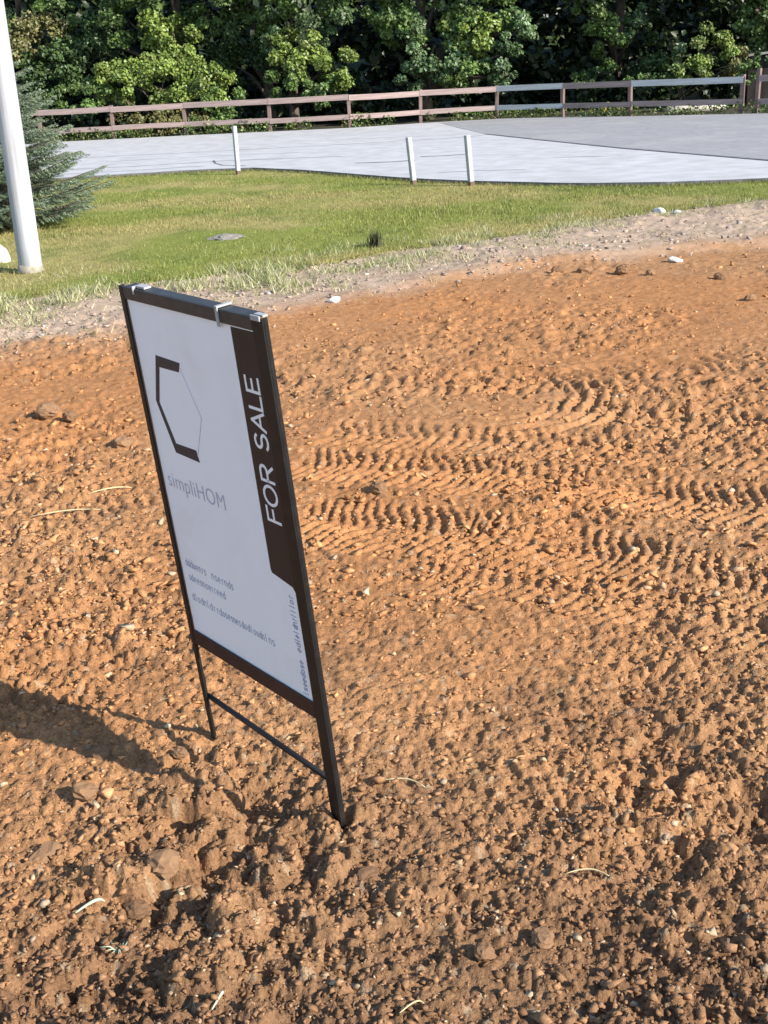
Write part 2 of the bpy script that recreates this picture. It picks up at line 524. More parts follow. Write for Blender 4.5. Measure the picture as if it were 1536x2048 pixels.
LZ = 0.03 + 0.05 * (fbm(LX * 0.8, LY * 0.8, 3, 211) - 0.5) * np.minimum(1, 6 * LT * (1 - LT)) + 0.02 * (fbm(LX * 6, LY * 6, 2, 212) - 0.5) - 0.05 * (LT < 1e-6)


def lawn_colour(x, y):
    g = np.array([0.200, 0.220, 0.050]); o = np.array([0.300, 0.260, 0.095]); d = np.array([0.125, 0.165, 0.034])
    a = smooth01(fbm(x * 0.6, y * 0.6, 4, 221), 0.4, 0.65)[..., None]
    b = smooth01(fbm(x * 2.3, y * 1.7, 3, 222), 0.5, 0.75)[..., None]
    c = g * (1 - a) + o * a
    c = c * (1 - b * 0.5) + d * b * 0.5
    return c * (0.85 + 0.3 * vnoise(x * 22, y * 22, 223)[..., None])


li = np.arange(LX.size).reshape(LX.shape)
lq = np.stack([li[:-1, :-1], li[:-1, 1:], li[1:, 1:], li[1:, :-1]], -1).reshape(-1, 4)
lawn = obj_np('lawn', np.stack([LX, LY, LZ], -1).reshape(-1, 3), lq, M_lawn, None, lawn_colour(LX, LY).reshape(-1, 3), True)
tag(lawn, kind='structure')


def slab(name, pts, z, thick, mat):
    mb = MB()
    n = len(pts)
    vs = [(x, y, z) for x, y in pts] + [(x, y, z - thick) for x, y in pts]
    fs = [tuple(range(n))] + [(i, i + n, (i + 1) % n + n, (i + 1) % n) for i in range(n)]
    mb.add(vs, fs)
    o = mb.build(name, mat)
    o.data.materials.append(M_crack_shade)          # dark sides: painted stand-in for the shadow line along the slab edge
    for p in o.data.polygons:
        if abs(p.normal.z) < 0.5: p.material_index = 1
    return o


pe = []
for x in np.arange(-40, 40.01, 0.35):
    pe.append((float(x), float(interp_line(x, PAVE_EDGE) + 0.06 * (fbm(np.array([x * 4]), np.array([1.0]), 2, 203)[0] - 0.5) - 0.02)))
ASPH = [(2.2, 46.0), (2.7, 38.0), (3.12, 32.5), (4.0, 28.5), (5.0, 24.2), (6.35, 19.6), (7.3, 16.2)]
_a = []
for (p, q) in zip(ASPH[:-1], ASPH[1:]):
    for k in range(14):
        t = k / 14
        yy = p[1] + (q[1] - p[1]) * t
        _a.append((p[0] + (q[0] - p[0]) * t + 0.16 * float(fbm(np.array([yy * 1.7]), np.array([3.0]), 4, 271)[0] - 0.5), yy))
ASPH = _a + [ASPH[-1]]
ASPH_I = [q for q in ASPH if 17.6 < q[1] < 41.5]
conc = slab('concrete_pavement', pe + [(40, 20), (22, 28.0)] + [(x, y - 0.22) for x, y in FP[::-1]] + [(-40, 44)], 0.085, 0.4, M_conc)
tag(conc, kind='structure')
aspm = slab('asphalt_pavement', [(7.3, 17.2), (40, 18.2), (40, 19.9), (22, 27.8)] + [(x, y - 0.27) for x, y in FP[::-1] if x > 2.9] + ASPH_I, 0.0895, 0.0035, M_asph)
ff = MB()
ff.add([(x, y - 0.22, 0.0) for x, y in FP] + [(40, 30, 0.0), (60, 90, 0.25), (-60, 90, 0.25), (-40, 44, 0.0)], [tuple(range(len(FP) + 4))])
tag(ff.build('woodland_floor', M_earth), kind='structure')
hx, hy = np.meshgrid(np.linspace(-120, 120, 90), np.linspace(62, 150, 40))
hz = 0.1 + 0.42 * (hy - 62) + 5.0 * (fbm(hx * 0.05, hy * 0.05, 4, 260) - 0.5) * smooth01(hy, 62, 80) + 1.5 * (fbm(hx * 0.5, hy * 0.5, 3, 261) - 0.5)
hi = np.arange(hx.size).reshape(hx.shape)
hq = np.stack([hi[:-1, :-1], hi[:-1, 1:], hi[1:, 1:], hi[1:, :-1]], -1).reshape(-1, 4)
hill = obj_np('hillside', np.stack([hx, hy, hz], -1).reshape(-1, 3), hq, plain('wooded_slope', (0.022, 0.036, 0.014), 1.0, var=0.5, scale=1.5, bump=0.5), None, None, True)
tag(hill, kind='structure')
tag(aspm, kind='structure')


def ground_crack(pts, w, z):
    mb = MB()
    for (a, b) in zip(pts[:-1], pts[1:]):
        d = Vector((b[0] - a[0], b[1] - a[1])).normalized()
        nx, ny = -d.y * w / 2, d.x * w / 2
        mb.add([(a[0] + nx, a[1] + ny, z), (a[0] - nx, a[1] - ny, z), (b[0] - nx, b[1] - ny, z), (b[0] + nx, b[1] + ny, z)], [(0, 1, 2, 3)])
    o = mb.build('pavement_crack', M_crack_shade)
    return o


crk = [ground_crack([(3.12 + .02, 32.5), (4.0, 28.5), (5.0, 24.2), (6.35, 19.6), (6.9, 17.6)], 0.10, 0.0945)]
crk.append(ground_crack([(-7.5, 26.9), (-5.2, 26.6), (-3.0, 26.9), (-0.5, 26.3)], 0.05, 0.0895))
crk.append(ground_crack([(-0.2, 24.0), (0.5, 23.8), (0.95, 23.95)], 0.10, 0.0895))
crk.append(ground_crack([(1.1, 24.9), (1.6, 24.8), (2.0, 24.9)], 0.08, 0.0895))
crk.append(ground_crack([(-7.0, 25.3), (-5.0, 25.25), (-3.3, 25.5)], 0.04, 0.0895))
crk.append(ground_crack([(-3.3, 27.2), (-3.15, 26.2), (-2.9, 25.4), (-2.4, 24.9)], 0.05, 0.0895))
crk.append(ground_crack([(-9, 31.3), (-4, 31.0), (1.5, 31.2), (3.0, 31.8)], 0.05, 0.0895))
for (a, b) in (((-1.0, 33.5), (2.2, 33.0)), ((-6.0, 29.0), (-1.5, 28.6)), ((3.4, 22.6), (4.6, 22.2)), ((-2.0, 37.5), (2.0, 37.2)), ((1.2, 20.6), (2.6, 20.3))):
    crk.append(ground_crack([a, ((a[0] + b[0]) / 2, (a[1] + b[1]) / 2 + .12), b], 0.035, 0.0897))
for c in crk:
    c.parent = conc

# ------------------------------------------------------------------ grass blades
def blades(x, y, z, h, w, lean, col):
    n = len(x)
    a = RNG.uniform(0, 2 * np.pi, n)
    la = RNG.uniform(0, 2 * np.pi, n)
    dx, dy = np.cos(a) * w / 2, np.sin(a) * w / 2
    tx, ty = np.cos(la) * lean * h, np.sin(la) * lean * h
    V = np.empty((n, 3, 3))
    V[:, 0] = np.stack([x - dx, y - dy, z], -1)
    V[:, 1] = np.stack([x + dx, y + dy, z], -1)
    V[:, 2] = np.stack([x + tx, y + ty, z + h * np.sqrt(np.maximum(1 - lean ** 2, .1))], -1)
    F = np.arange(n * 3).reshape(n, 3)
    C = np.repeat(col, 3, axis=0)
    return V.reshape(-1, 3), F, C


def lawn_pts(n, x0, x1):
    x = RNG.uniform(x0, x1, n)
    e0 = interp_line(x, LAWN_EDGE) + 0.9 * (fbm(x * 1.5, x * 0 + 2, 4, 201) - 0.5)
    e1 = interp_line(x, PAVE_EDGE)
    t = RNG.uniform(0, 1, n) ** 1.35
    y = e0 + (np.maximum(e1, e0 + .3) - e0) * t
    return x, y, y - e0, e1 - y


gx, gy, gd, ge = lawn_pts(190000, -9, 9.5)
gcol = lawn_colour(gx, gy) * RNG.uniform(0.75, 1.45, (len(gx), 1))
dry = RNG.random(len(gx)) < 0.12
gcol[dry] = np.array([0.42, 0.36, 0.18]) * RNG.uniform(0.7, 1.2, (dry.sum(), 1))
V, F, C = blades(gx, gy, np.full(len(gx), 0.02), RNG.uniform(0.025, 0.060, len(gx)), RNG.uniform(0.006, 0.012, len(gx)), RNG.uniform(0.1, 0.9, len(gx)), gcol)
tag(obj_np('lawn_grass', V, F, M_blade, None, C), 'short mown green grass on the lawn', 'grass', kind='stuff')

# ragged taller grass along the near edge of the lawn, and a fringe along the paving
n = 110000
vx = RNG.uniform(-9, 9.5, n)
ve = interp_line(vx, LAWN_EDGE) + 0.9 * (fbm(vx * 1.5, vx * 0 + 2, 4, 201) - 0.5)
vy = ve + RNG.normal(0.10, 0.55, n) + RNG.uniform(-0.6, 0.3, n) - 0.9 * (RNG.random(n) < 0.15) * (vx < 1.0)
tf = fbm(vx * 4.2, vy * 3.0, 3, 233)
keep = 0.5 * fbm(vx * 1.6, vy * 1.6, 3, 231) + 0.5 * tf + RNG.normal(0, 0.04, n) > 0.455
vx, vy, ve = vx[keep], vy[keep], ve[keep]
n = len(vx)
ht = RNG.uniform(0.025, 0.085, n) * (0.25 + 1.5 * smooth01(fbm(vx * 3.5, vy * 2.6, 3, 232), 0.3, 0.7))
mixv = RNG.random((n, 1))
vcol = np.where(mixv < 0.50, np.array([0.52, 0.48, 0.30]), np.where(mixv < 0.78, np.array([0.29, 0.31, 0.11]), np.array([0.14, 0.18, 0.05]))) * RNG.uniform(0.7, 1.35, (n, 1))
V, F, C = blades(vx, vy, np.full(n, 0.0), ht, RNG.uniform(0.006, 0.013, n), RNG.uniform(0.35, 0.98, n), vcol)
tag(obj_np('verge_grass', V, F, M_blade, None, C), 'ragged pale dry grass along the soil edge', 'grass', kind='stuff')
n = 14000
fx = RNG.uniform(-9, 9.5, n)
fy = interp_line(fx, PAVE_EDGE) - np.abs(RNG.normal(0.05, 0.12, n)) + 0.04
fcol = np.where(RNG.random((n, 1)) < 0.5, np.array([0.30, 0.27, 0.13]), np.array([0.14, 0.16, 0.04])) * RNG.uniform(0.7, 1.3, (n, 1))
V, F, C = blades(fx, fy, np.full(n, 0.03), RNG.uniform(0.03, 0.075, n), RNG.uniform(0.006, 0.012, n), RNG.uniform(0.2, 0.9, n), fcol)
tag(obj_np('pavement_fringe_grass', V, F, M_blade, None, C), 'thin grass fringe along the pavement edge', 'grass', kind='stuff')

# ------------------------------------------------------------------ loose soil crumbs
ICO = np.array([(x, y, z) for z in (-.62, .62) for y in (-.62, .62) for x in (-.62, .62)])     # knocked-about little blocks
ICOF = np.array([(0, 2, 1), (1, 2, 3), (4, 5, 6), (5, 7, 6), (0, 1, 4), (1, 5, 4), (2, 6, 3), (3, 6, 7), (0, 4, 2), (2, 4, 6), (1, 3, 5), (3, 7, 5)])


def lumps(x, y, z, r, col, flat=0.62, jit=0.5):
    n = len(x)
    V = np.repeat(ICO[None], n, 0)
    V = V * (1 + RNG.uniform(-jit, jit, (n, 8, 1))) + RNG.normal(0, 0.16, (n, 8, 3))
    sc = np.stack([RNG.uniform(0.7, 1.6, n), RNG.uniform(0.6, 1.05, n), RNG.uniform(flat * 0.7, flat * 1.2, n)], -1) * r[:, None]
    tz = RNG.normal(0, 0.45, n)[:, None]
    V[..., 2] += V[..., 0] * tz
    V = V * sc[:, None, :]
    a = RNG.uniform(0, 2 * np.pi, n)
    ca, sa = np.cos(a)[:, None], np.sin(a)[:, None]
    vx = V[..., 0] * ca - V[..., 1] * sa
    vy = V[..., 0] * sa + V[..., 1] * ca
    V = np.stack([vx + x[:, None], vy + y[:, None], V[..., 2] + z[:, None]], -1)
    F = (ICOF[None] + (np.arange(n) * 8)[:, None, None]).reshape(-1, 3)
    return V.reshape(-1, 3), F, np.repeat(col, 8, 0)


def crumb_field(n, ymin, ymax, tmax, rmin, rmax, use_rough=True):
    v = RNG.uniform(1980 / ymax, 1980 / ymin, n)
    y = 1980 / v
    x = RNG.uniform(-tmax, tmax, n) * (y + 0.15)
    h, rg, mid, big = soil_height(x, y)
    k = RNG.random(n) < (0.35 + 0.65 * rg if use_rough else 1.0)
    x, y, h, rg = x[k], y[k], h[k], rg[k]
    r = rmin + (rmax - rmin) * RNG.random(len(x)) ** 4.0
    c = soil_colour(x, y, rg, rg) * RNG.uniform(0.8, 1.55, (len(x), 1))
    p = RNG.random(len(x)) < 0.04
    c[p] = np.array([0.46, 0.34, 0.22]) * RNG.uniform(0.7, 1.2, (p.sum(), 1))
    return lumps(x, y, h + r * 0.25, r, c)


parts = [crumb_field(36000, 1.3, 4.0, 0.55, 0.003, 0.010), crumb_field(15000, 3.5, 12.0, 0.5, 0.006, 0.020),
         crumb_field(900, 1.3, 4.5, 0.5, 0.010, 0.020)]
off = 0; Vs, Fs, Cs = [], [], []
for (a, b, c) in parts:
    Vs.append(a); Fs.append(b + off); Cs.append(c); off += len(a)
tag(obj_np('soil_crumbs', np.concatenate(Vs), np.concatenate(Fs), M_crumb, None, np.concatenate(Cs), smooth=False), 'loose crumbs of tan soil scattered over the ground', 'soil', kind='stuff')

# flat straw litter between soil and grass
n = 16000
qx = RNG.uniform(-8, 9, n)
q0 = interp_line(qx, STRIP_EDGE); q1 = interp_line(qx, LAWN_EDGE)
qy = q0 + (q1 - q0) * (RNG.uniform(0, 1, n) ** 0.6 * 1.25 - 0.05)
qh, _, _, _ = soil_height(qx, qy)
kq = fbm(qx * 2.2, qy * 2.2, 3, 311) + RNG.normal(0, .06, n) > 0.46
qx, qy, qh = qx[kq], qy[kq], qh[kq]
n = len(qx)
qc = np.where(RNG.random((n, 1)) < 0.65, np.array([0.50, 0.42, 0.27]), np.array([0.26, 0.27, 0.10])) * RNG.uniform(.7, 1.25, (n, 1))
V, F, C = blades(qx, qy, qh + 0.004, RNG.uniform(.03, .09, n), RNG.uniform(.006, .012, n), RNG.uniform(.86, .995, n), qc)
tag(obj_np('straw_litter', V, F, M_blade, None, C), 'dry straw litter strewn between the soil and the grass', 'straw', kind='stuff')
# pebbles on the stony strip
n = 2600
px = RNG.uniform(-7, 8, n)
s0 = interp_line(px, STRIP_EDGE); s1 = interp_line(px, LAWN_EDGE)
py = s0 + (s1 - s0) * RNG.uniform(-0.15, 1.1, n)
ph, _, _, _ = soil_height(px, py)
pr = 0.007 + 0.022 * RNG.random(n) ** 4
pc = np.where(RNG.random((n, 1)) < 0.12, np.array([0.5, 0.46, 0.42]), np.array([0.38, 0.29, 0.235])) * RNG.uniform(0.6, 1.2, (n, 1))
V, F, C = lumps(px, py, ph + pr * 0.3, pr, pc)
tag(obj_np('gravel', V, F, M_crumb, None, C), 'small grey pebbles on the stony strip before the grass', 'gravel', kind='stuff')


def rock_mesh(name, seed, mat, col=None, sub=2, rough=0.22):
    import bmesh
    bm = bmesh.new()
    bmesh.ops.create_icosphere(bm, subdivisions=sub, radius=1.0)
    rg = random.Random(seed)
    planes = [(Vector((rg.gauss(0, 1), rg.gauss(0, 1), rg.gauss(0, .8))).normalized(), rg.uniform(0.62, 0.9)) for _ in range(9)]
    for v in bm.verts:
        for nrm, d in planes:
            q = v.co.dot(nrm)
            if q > d: v.co -= nrm * (q - d) * 0.85
        v.co *= 1 + rg.uniform(-rough, rough) * 0.55
    me = bpy.data.meshes.new(name)
    bm.to_mesh(me); bm.free()
    if col is not None:
        a = me.color_attributes.new('col', 'FLOAT_COLOR', 'POINT')
        a.data.foreach_set('color', np.tile(np.array([*col, 1.0], dtype=np.float32), len(me.vertices)))
    me.materials.append(mat)
    return me


def sh(x, y):
    return float(soil_height(np.array([x]), np.array([y]))[0][0])


CL = [rock_mesh('clod', 400 + i, M_crumb, c, 3) for i, c in enumerate([(0.25, 0.145, 0.08), (0.22, 0.125, 0.068), (0.26, 0.152, 0.085), (0.19, 0.108, 0.06)])]


def clod(x, y, r, k, label, group=None, flat=0.62):
    o = bpy.data.objects.new('soil_clod', CL[k % 4])
    o.location = (x, y, sh(x, y) + r * 0.30)
    o.scale = (r * random.uniform(0.95, 1.35), r * random.uniform(0.8, 1.05), r * flat)
    o.rotation_euler = (random.uniform(-.3, .3), random.uniform(-.3, .3), random.uniform(0, 6))
    link(o)
    return tag(o, label, 'clod', group)


from math import cos, sin


def img_ground(px, py, z=0.0):
    d = fw + rt * ((px - 768) / 2400.0) + upv * ((1024 - py) / 2400.0)
    k = (z - CAM_H) / d.z
    return d.x * k, d.y * k


for i, (px, py, r, label) in enumerate([
        (172, 1602, .034, 'squat tan clod below the left end of the sign shadow'),
        (205, 1512, .034, 'tan clod at the lower edge of the sign shadow'),
        (330, 1745, .050, 'largest flat-topped clod in the churned earth at the lower left'),
        (272, 1800, .032, 'brown clod just below the largest flat-topped clod'),
        (90, 1705, .034, 'tan clod nearest the left picture edge'),
        (362, 1515, .024, 'small clod between the sign shadow and the left sign leg'),
        (420, 1640, .026, 'clod on the churned earth in front of the cross rod'),
        (735, 1755, .027, 'brown clod just below and right of the right sign foot'),
        (1085, 1890, .027, 'rounded brown clod low in the picture right of centre'),
        (970, 1920, .024, 'smaller brown clod left of the rounded clod low in the picture'),
        (1215, 1680, .018, 'pale small clod above the straight straw at the lower right'),
        (1115, 545, .055, 'leftmost clod of the row under the stony strip at the right'),
        (1170, 541, .060, 'second clod from the left in the row under the stony strip'),
        (1245, 545, .065, 'largest clod of the row under the stony strip at the right'),
        (1300, 548, .045, 'small clod ending the row under the white stone'),
        (1440, 560, .050, 'lone clod right of the white stone on the orange earth'),
        (1500, 600, .050, 'dark clod nearest the right picture edge on the orange earth'),
        (760, 985, .045, 'brown clod right of the sign between two tread tracks'),
        (100, 828, .070, 'biggest dark clod on the orange earth left of the sign'),
        (142, 836, .045, 'smaller clod beside the biggest dark clod left of the sign'),
        (245, 885, .050, 'flat clod close to the left sign post')]):
    x, y = img_ground(px, py)
    clod(x, y, r, i, label, None, 0.62 if i < 11 else 0.7)

# pale stones and a flat grey stone in the grass
for i, (px, py, r, label) in enumerate([
        (1349, 523, .062, 'small white stone on the stony strip at the right'),
        (1318, 432, .085, 'larger pale stone at the grass edge on the right'),
        (1352, 434, .05, 'smaller pale stone just right of the larger one at the grass edge'),
        (668, 602, .055, 'white angular stone on the stony strip behind the sign top'),
        (4, 530, .13, 'white stone beside the pole foot, cut by the left picture edge')]):
    x, y = img_ground(px, py)
    o = bpy.data.objects.new('stone', rock_mesh('stone', 520 + i, M_stone, None, 2))
    o.scale = (r * 1.25, r * 0.9, r * (0.5 if i < 4 else 1.3)); o.location = (x, y, sh(x, y) + r * (0.22 if i < 4 else 0.35)); o.rotation_euler = (0.1, 0.15, i * 1.3)
    link(o); tag(o, label, 'stone')
x, y = img_ground(455, 482)
o = bpy.data.objects.new('flat_stone', rock_mesh('flat_stone', 540, M_gstone, None, 3))
o.scale = (.22, .24, .04); o.location = (x, y, 0.04); link(o)
tag(o, 'flat grey stone sunk in the lawn', 'stone')


# dry stalks lying on the soil
def stalk(name, p0, p1, r, mat, label, cat, lift=0.006, bow=0.02):
    a = img_ground(*p0); b = img_ground(*p1)
    pts = []
    for i in range(9):
        t = i / 8
        x = a[0] + (b[0] - a[0]) * t + bow * math.sin(t * 3.1) * 0.4
        y = a[1] + (b[1] - a[1]) * t + bow * math.sin(t * 3.1)
        pts.append((x, y, 0))
    zs = [sh(p[0], p[1]) for p in pts]
    top = max(zs[0], zs[4], zs[8])
    pts = [(p[0], p[1], zs[0] + (zs[8] - zs[0]) * i / 8 + max(0, max(z - (zs[0] + (zs[8] - zs[0]) * j / 8) for j, z in enumerate(zs))) * 0.55 * math.sin(math.pi * (0.15 + 0.7 * i / 8)) + lift) for i, p in enumerate(pts)]
    mb = MB(); mb.tube(pts, [r * (1 - 0.5 * abs(i / 4 - 1)) for i in range(9)], 5)
    o = mb.build(name, mat)
    return tag(o, label, cat)


M_pleaf = plain('pale_green_leaf', (0.40, 0.45, 0.32), 0.6, var=0.15, scale=60)
stalk('straw', (1132, 1760), (1218, 1757), .0022, M_straw, 'straight pale straw lying on the soil at the lower right', 'straw')
stalk('straw', (765, 1570), (850, 1583), .0028, M_straw, 'bent pale straw on the soil right of the sign foot', 'straw')
stalk('straw', (175, 985), (262, 960), .0040, M_straw, 'long dry straw on the soil left of the sign post', 'straw')
stalk('straw', (60, 1030), (200, 1010), .0035, M_straw, 'dry straw lying near the left edge of the soil', 'straw')
stalk('straw', (800, 2035), (850, 2010), .0022, M_straw, 'short straw at the bottom edge of the soil', 'straw')
stalk('leaf', (152, 1832), (208, 1800), .0042, M_pleaf, 'pale green leaf blade on the soil at the lower left', 'leaf')
stalk('leaf', (425, 2030), (445, 2005), .0035, M_pleaf, 'pale leaf scrap on the soil at the bottom edge', 'leaf')
# pale weed tuft
tx_, ty_ = img_ground(238, 1888)
tb = MB()
for i in range(16):
    a = random.uniform(0, 6.28); l = random.uniform(.015, .04)
    z0 = sh(tx_, ty_)
    tb.tube([(tx_, ty_, z0), (tx_ + cos(a) * l * .5, ty_ + sin(a) * l * .5, z0 + l * .6), (tx_ + cos(a) * l, ty_ + sin(a) * l, z0 + l * .75)], [.0014, .0018, .0004], 4)
tag(tb.build('weed_tuft', M_pleaf), 'small pale weed tuft on the soil at the lower left', 'weed')

wx0, wy0 = img_ground(752, 500)
wv, wf, wcl = blades(wx0 + RNG.normal(0, .03, 220), wy0 + RNG.normal(0, .03, 220), np.full(220, 0.02), RNG.uniform(.08, .20, 220), RNG.uniform(.010, .02, 220), RNG.uniform(.0, .3, 220), np.array([0.10, 0.105, 0.05]) * RNG.uniform(.6, 1.3, (220, 1)))
tag(obj_np('weed_tuft', wv, wf, M_blade, None, wcl), 'small dark weed tuft at the middle of the grass edge', 'weed')

# ------------------------------------------------------------------ the sign
S_M = Vector((-0.30977767, 2.60178743, 0.0))
S_u = Vector((0.62711317, -0.77869425, -0.01908775))
S_w = Vector((-0.06437946, -0.07623748, 0.99500911))
S_n = S_u.cross(S_w)                                     # towards the viewer and away from the sun
zb = 0.0
sign = empty('for_sale_sign')
sign.matrix_world = Matrix(((S_u.x, -S_n.x, S_w.x, S_M.x), (S_u.y, -S_n.y, S_w.y, S_M.y), (S_u.z, -S_n.z, S_w.z, S_M.z + zb), (0, 0, 0, 1)))
tag(sign, 'tilted white and dark for sale sign in a black steel frame standing in the soil', 'sign')
# local axes: x along the sign to the right, -y towards the viewer, z up
HW = 0.286
mb = MB()   # right post: angle iron
mb.box(0.247, 0.284, -0.0045, 0.0, -0.16, 1.236); mb.box(0.280, 0.284, 0.0, 0.010, -0.16, 1.236)
mb.build('post', M_frame, sign, 0.0008)
mb = MB()
mb.box(-HW, -HW + 0.018, -0.0045, 0.0, -0.16, 1.236); mb.box(-HW, -HW + 0.004, 0.0, 0.010, -0.16, 1.236)
mb.build('post', M_frame, sign, 0.0008)
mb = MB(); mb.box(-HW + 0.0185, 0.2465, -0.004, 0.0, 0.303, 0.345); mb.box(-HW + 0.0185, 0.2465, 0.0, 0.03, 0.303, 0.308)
mb.build('bottom_rail', plain('red_brown_steel', (0.030, 0.015, 0.016), 0.5, var=0.3, scale=20, spec=0.3), sign, 0.0008)  # rail coloured an even dark red-brown, unlike the black posts
mb = MB(); mb.box(-HW + 0.0185, 0.2465, -0.0042, 0.0, 1.207, 1.2355); mb.box(-HW + 0.0185, 0.2465, 0.0, 0.03, 1.231, 1.2355)
mb.build('top_rail', M_topbar, sign, 0.0008)
mb = MB(); mb.tube([(-HW + 0.01, 0.006, 0.136), (0.26, 0.006, 0.131)], 0.0075, 8); mb.build('cross_rod', M_frame, sign)
# panel with rounded look: a 10 mm board between the rails
mb = MB(); mb.box(-0.2655, 0.2725, 0.0012, 0.011, 0.309, 1.2305); pan = mb.build('panel', M_panel, sign, 0.001)
pz = 0.0012


def flat(name, polys, mat, parent=pan, d=0.0007):
    m = MB()
    for p in polys:
        m.prism(p, pz - d, pz - 0.00005)
    return m.build(name, mat, parent)


flat('dark_band', [[(0.158, 1.2025), (0.1545, 0.652), (0.158, 0.645), (0.232, 0.633), (0.2465, 0.612), (0.2465, 1.2025)]], M_band)


def strokes(lines, w, ox, oz, sx, sz, rot=False):
    """polylines in a unit letter box -> list of quads in sign x,z"""
    out = []
    def tr(p):
        a, b = p[0] * sx, p[1] * sz
        return (ox - b, oz + a) if rot else (ox + a, oz + b)
    for ln in lines:
        pts = [Vector(tr(p)) for p in ln]
        for a, b in zip(pts[:-1], pts[1:]):
            d = b - a
            if d.length < 1e-6: continue
            d.normalize(); nn = Vector((-d.y, d.x)) * w / 2; e = d * w * 0.42
            out.append([tuple(a - e + nn), tuple(a - e - nn), tuple(b + e - nn), tuple(b + e + nn)])
    return out


def arc(cx, cy, rx, ry, a0, a1, n=12):
    return [(cx + rx * math.cos(math.radians(a0 + (a1 - a0) * i / n)), cy + ry * math.sin(math.radians(a0 + (a1 - a0) * i / n))) for i in range(n + 1)]


GL = {
    'F': [[(0, 0), (0, 1), (0.75, 1)], [(0, 0.52), (0.62, 0.52)]],
    'O': [arc(0.5, 0.5, 0.52, 0.5, 0, 360, 20)],
    'R': [[(0, 0), (0, 1), (0.5, 1)], arc(0.5, 0.74, 0.3, 0.26, 90, -90, 8), [(0.5, 0.48), (0, 0.48)], [(0.42, 0.48), (0.82, 0)]],
    'S': [arc(0.4, 0.74, 0.34, 0.26, 30, 270, 10) + arc(0.4, 0.25, 0.38, 0.25, 90, -150, 10)],
    'A': [[(0, 0), (0.46, 1), (0.92, 0)], [(0.2, 0.34), (0.72, 0.34)]],
    'L': [[(0, 1), (0, 0), (0.66, 0)]],
    'E': [[(0.72, 1), (0, 1), (0, 0), (0.72, 0)], [(0, 0.52), (0.62, 0.52)]],
}
adv = {'F': 0.95, 'O': 1.30, 'R': 1.12, 'S': 1.02, 'A': 1.12, 'L': 0.88, 'E': 0.9, ' ': 0.62}
word = 'FOR SALE'
tot = sum(adv[c] for c in word)
z0, z1 = 0.782, 1.104
unit = (z1 - z0) / (tot - 0.15)
z = z0
for ch in word:
    if ch != ' ':
        qs = strokes(GL[ch], 0.0066, 0.2275, z, unit, 0.046, rot=True)
        m = MB()
        for i, q in enumerate(qs):
            m.prism(q, pz - 0.0013 - 0.00002 * (i % 5), pz - 0.00075)
        m.build('letter', M_letter, pan)
    z += adv[ch] * unit
# angular bracket emblem
emb = [[(-0.182, 1.087), (-0.176, 1.060), (-0.091, 1.062), (-0.080, 1.085)],
       [(-0.183, 1.087), (-0.224, 0.972), (-0.209, 0.970), (-0.1765, 1.0595)],
       [(-0.224, 0.9715), (-0.177, 0.853), (-0.168, 0.876), (-0.209, 0.9695)],
       [(-0.1765, 0.852), (-0.073, 0.851), (-0.080, 0.879), (-0.1675, 0.8765)]]
flat('emblem', emb, M_ink, d=0.0008)
flat('emblem_outline', strokes([[(-0.083, 1.073), (-0.028, 0.968), (-0.077, 0.866)]], 0.0026, 0, 0, 1, 1), plain('sign_palest_print', (0.60, 0.62, 0.70), 0.5, var=0.05, scale=40), d=0.0006)
# faint name under the emblem and the small unreadable printing
rl = random.Random(3)


def scribble(x0, x1, z, h, mat, name, rot=False, w=0.0018, words=()):
    """small printing that cannot be read in the photograph: letter-like strokes"""
    polys = []
    p = x0
    while p < x1:
        fr = (p - x0) / (x1 - x0)
        lw = h * rl.uniform(0.38, 0.62)
        if any(abs(fr - q) < 0.035 for q in words):
            p += lw; continue
        hh = h * 0.68
        k = rl.randrange(7)
        if k == 0: L = [arc(lw * .4, hh * .5, lw * .4, hh * .5, 0, 360, 8)]
        elif k == 1: L = [[(0, 0), (0, hh)], arc(lw * .38, hh * .6, lw * .38, hh * .4, 180, 0, 5) + [(lw * .76, 0)]]
        elif k == 2: L = [[(lw * .3, 0), (lw * .3, h)]]
        elif k == 3: L = [arc(lw * .4, hh * .5, lw * .4, hh * .5, 0, 300, 7), [(0, hh * .5), (lw * .8, hh * .5)]]
        elif k == 4: L = [[(lw * .8, 0), (lw * .8, h)], arc(lw * .4, hh * .5, lw * .4, hh * .5, 0, 360, 8)]
        elif k == 5: L = [[(lw * .3, 0), (lw * .3, hh)], [(lw * .3, hh * .8), (lw * .7, hh)]]
        else: L = [arc(lw * .4, hh * .75, lw * .35, hh * .25, 20, 250, 5) + arc(lw * .4, hh * .25, lw * .35, hh * .25, 90, -150, 5)]
        for q in L:
            polys += strokes([q], w, (z if rot else p), (p if rot else z), 1, 1, rot)
        p += lw + h * 0.12
    return tag(flat(name, polys, mat, d=0.0006), kind='stuff')


tc_ = bpy.data.curves.new('maker_name', 'FONT')
tc_.body = 'simpliHOM'; tc_.size = 0.058; tc_.offset = -0.0006; tc_.space_character = 1.04
to_ = bpy.data.objects.new('maker_name', tc_)
COL.objects.link(to_)
bpy.context.view_layer.update()
tm_ = bpy.data.meshes.new_from_object(to_.evaluated_get(bpy.context.evaluated_depsgraph_get()))
bpy.data.objects.remove(to_)
tm_.transform(Matrix.Rotation(math.pi / 2, 4, 'X'))
wmax = max(v.co.x for v in tm_.vertices)
tm_.transform(Matrix.Diagonal((0.252 / wmax, 1, 1, 1)))
tm_.materials.clear(); tm_.materials.append(M_faint)
on_ = link(bpy.data.objects.new('maker_name', tm_), pan)
on_.location = (-0.246, pz - 0.0006, 0.752)
scribble(-0.240, -0.030, 0.537, 0.021, M_text, 'small_print', words=(0.5,))
scribble(-0.237, -0.075, 0.497, 0.021, M_text, 'small_print')
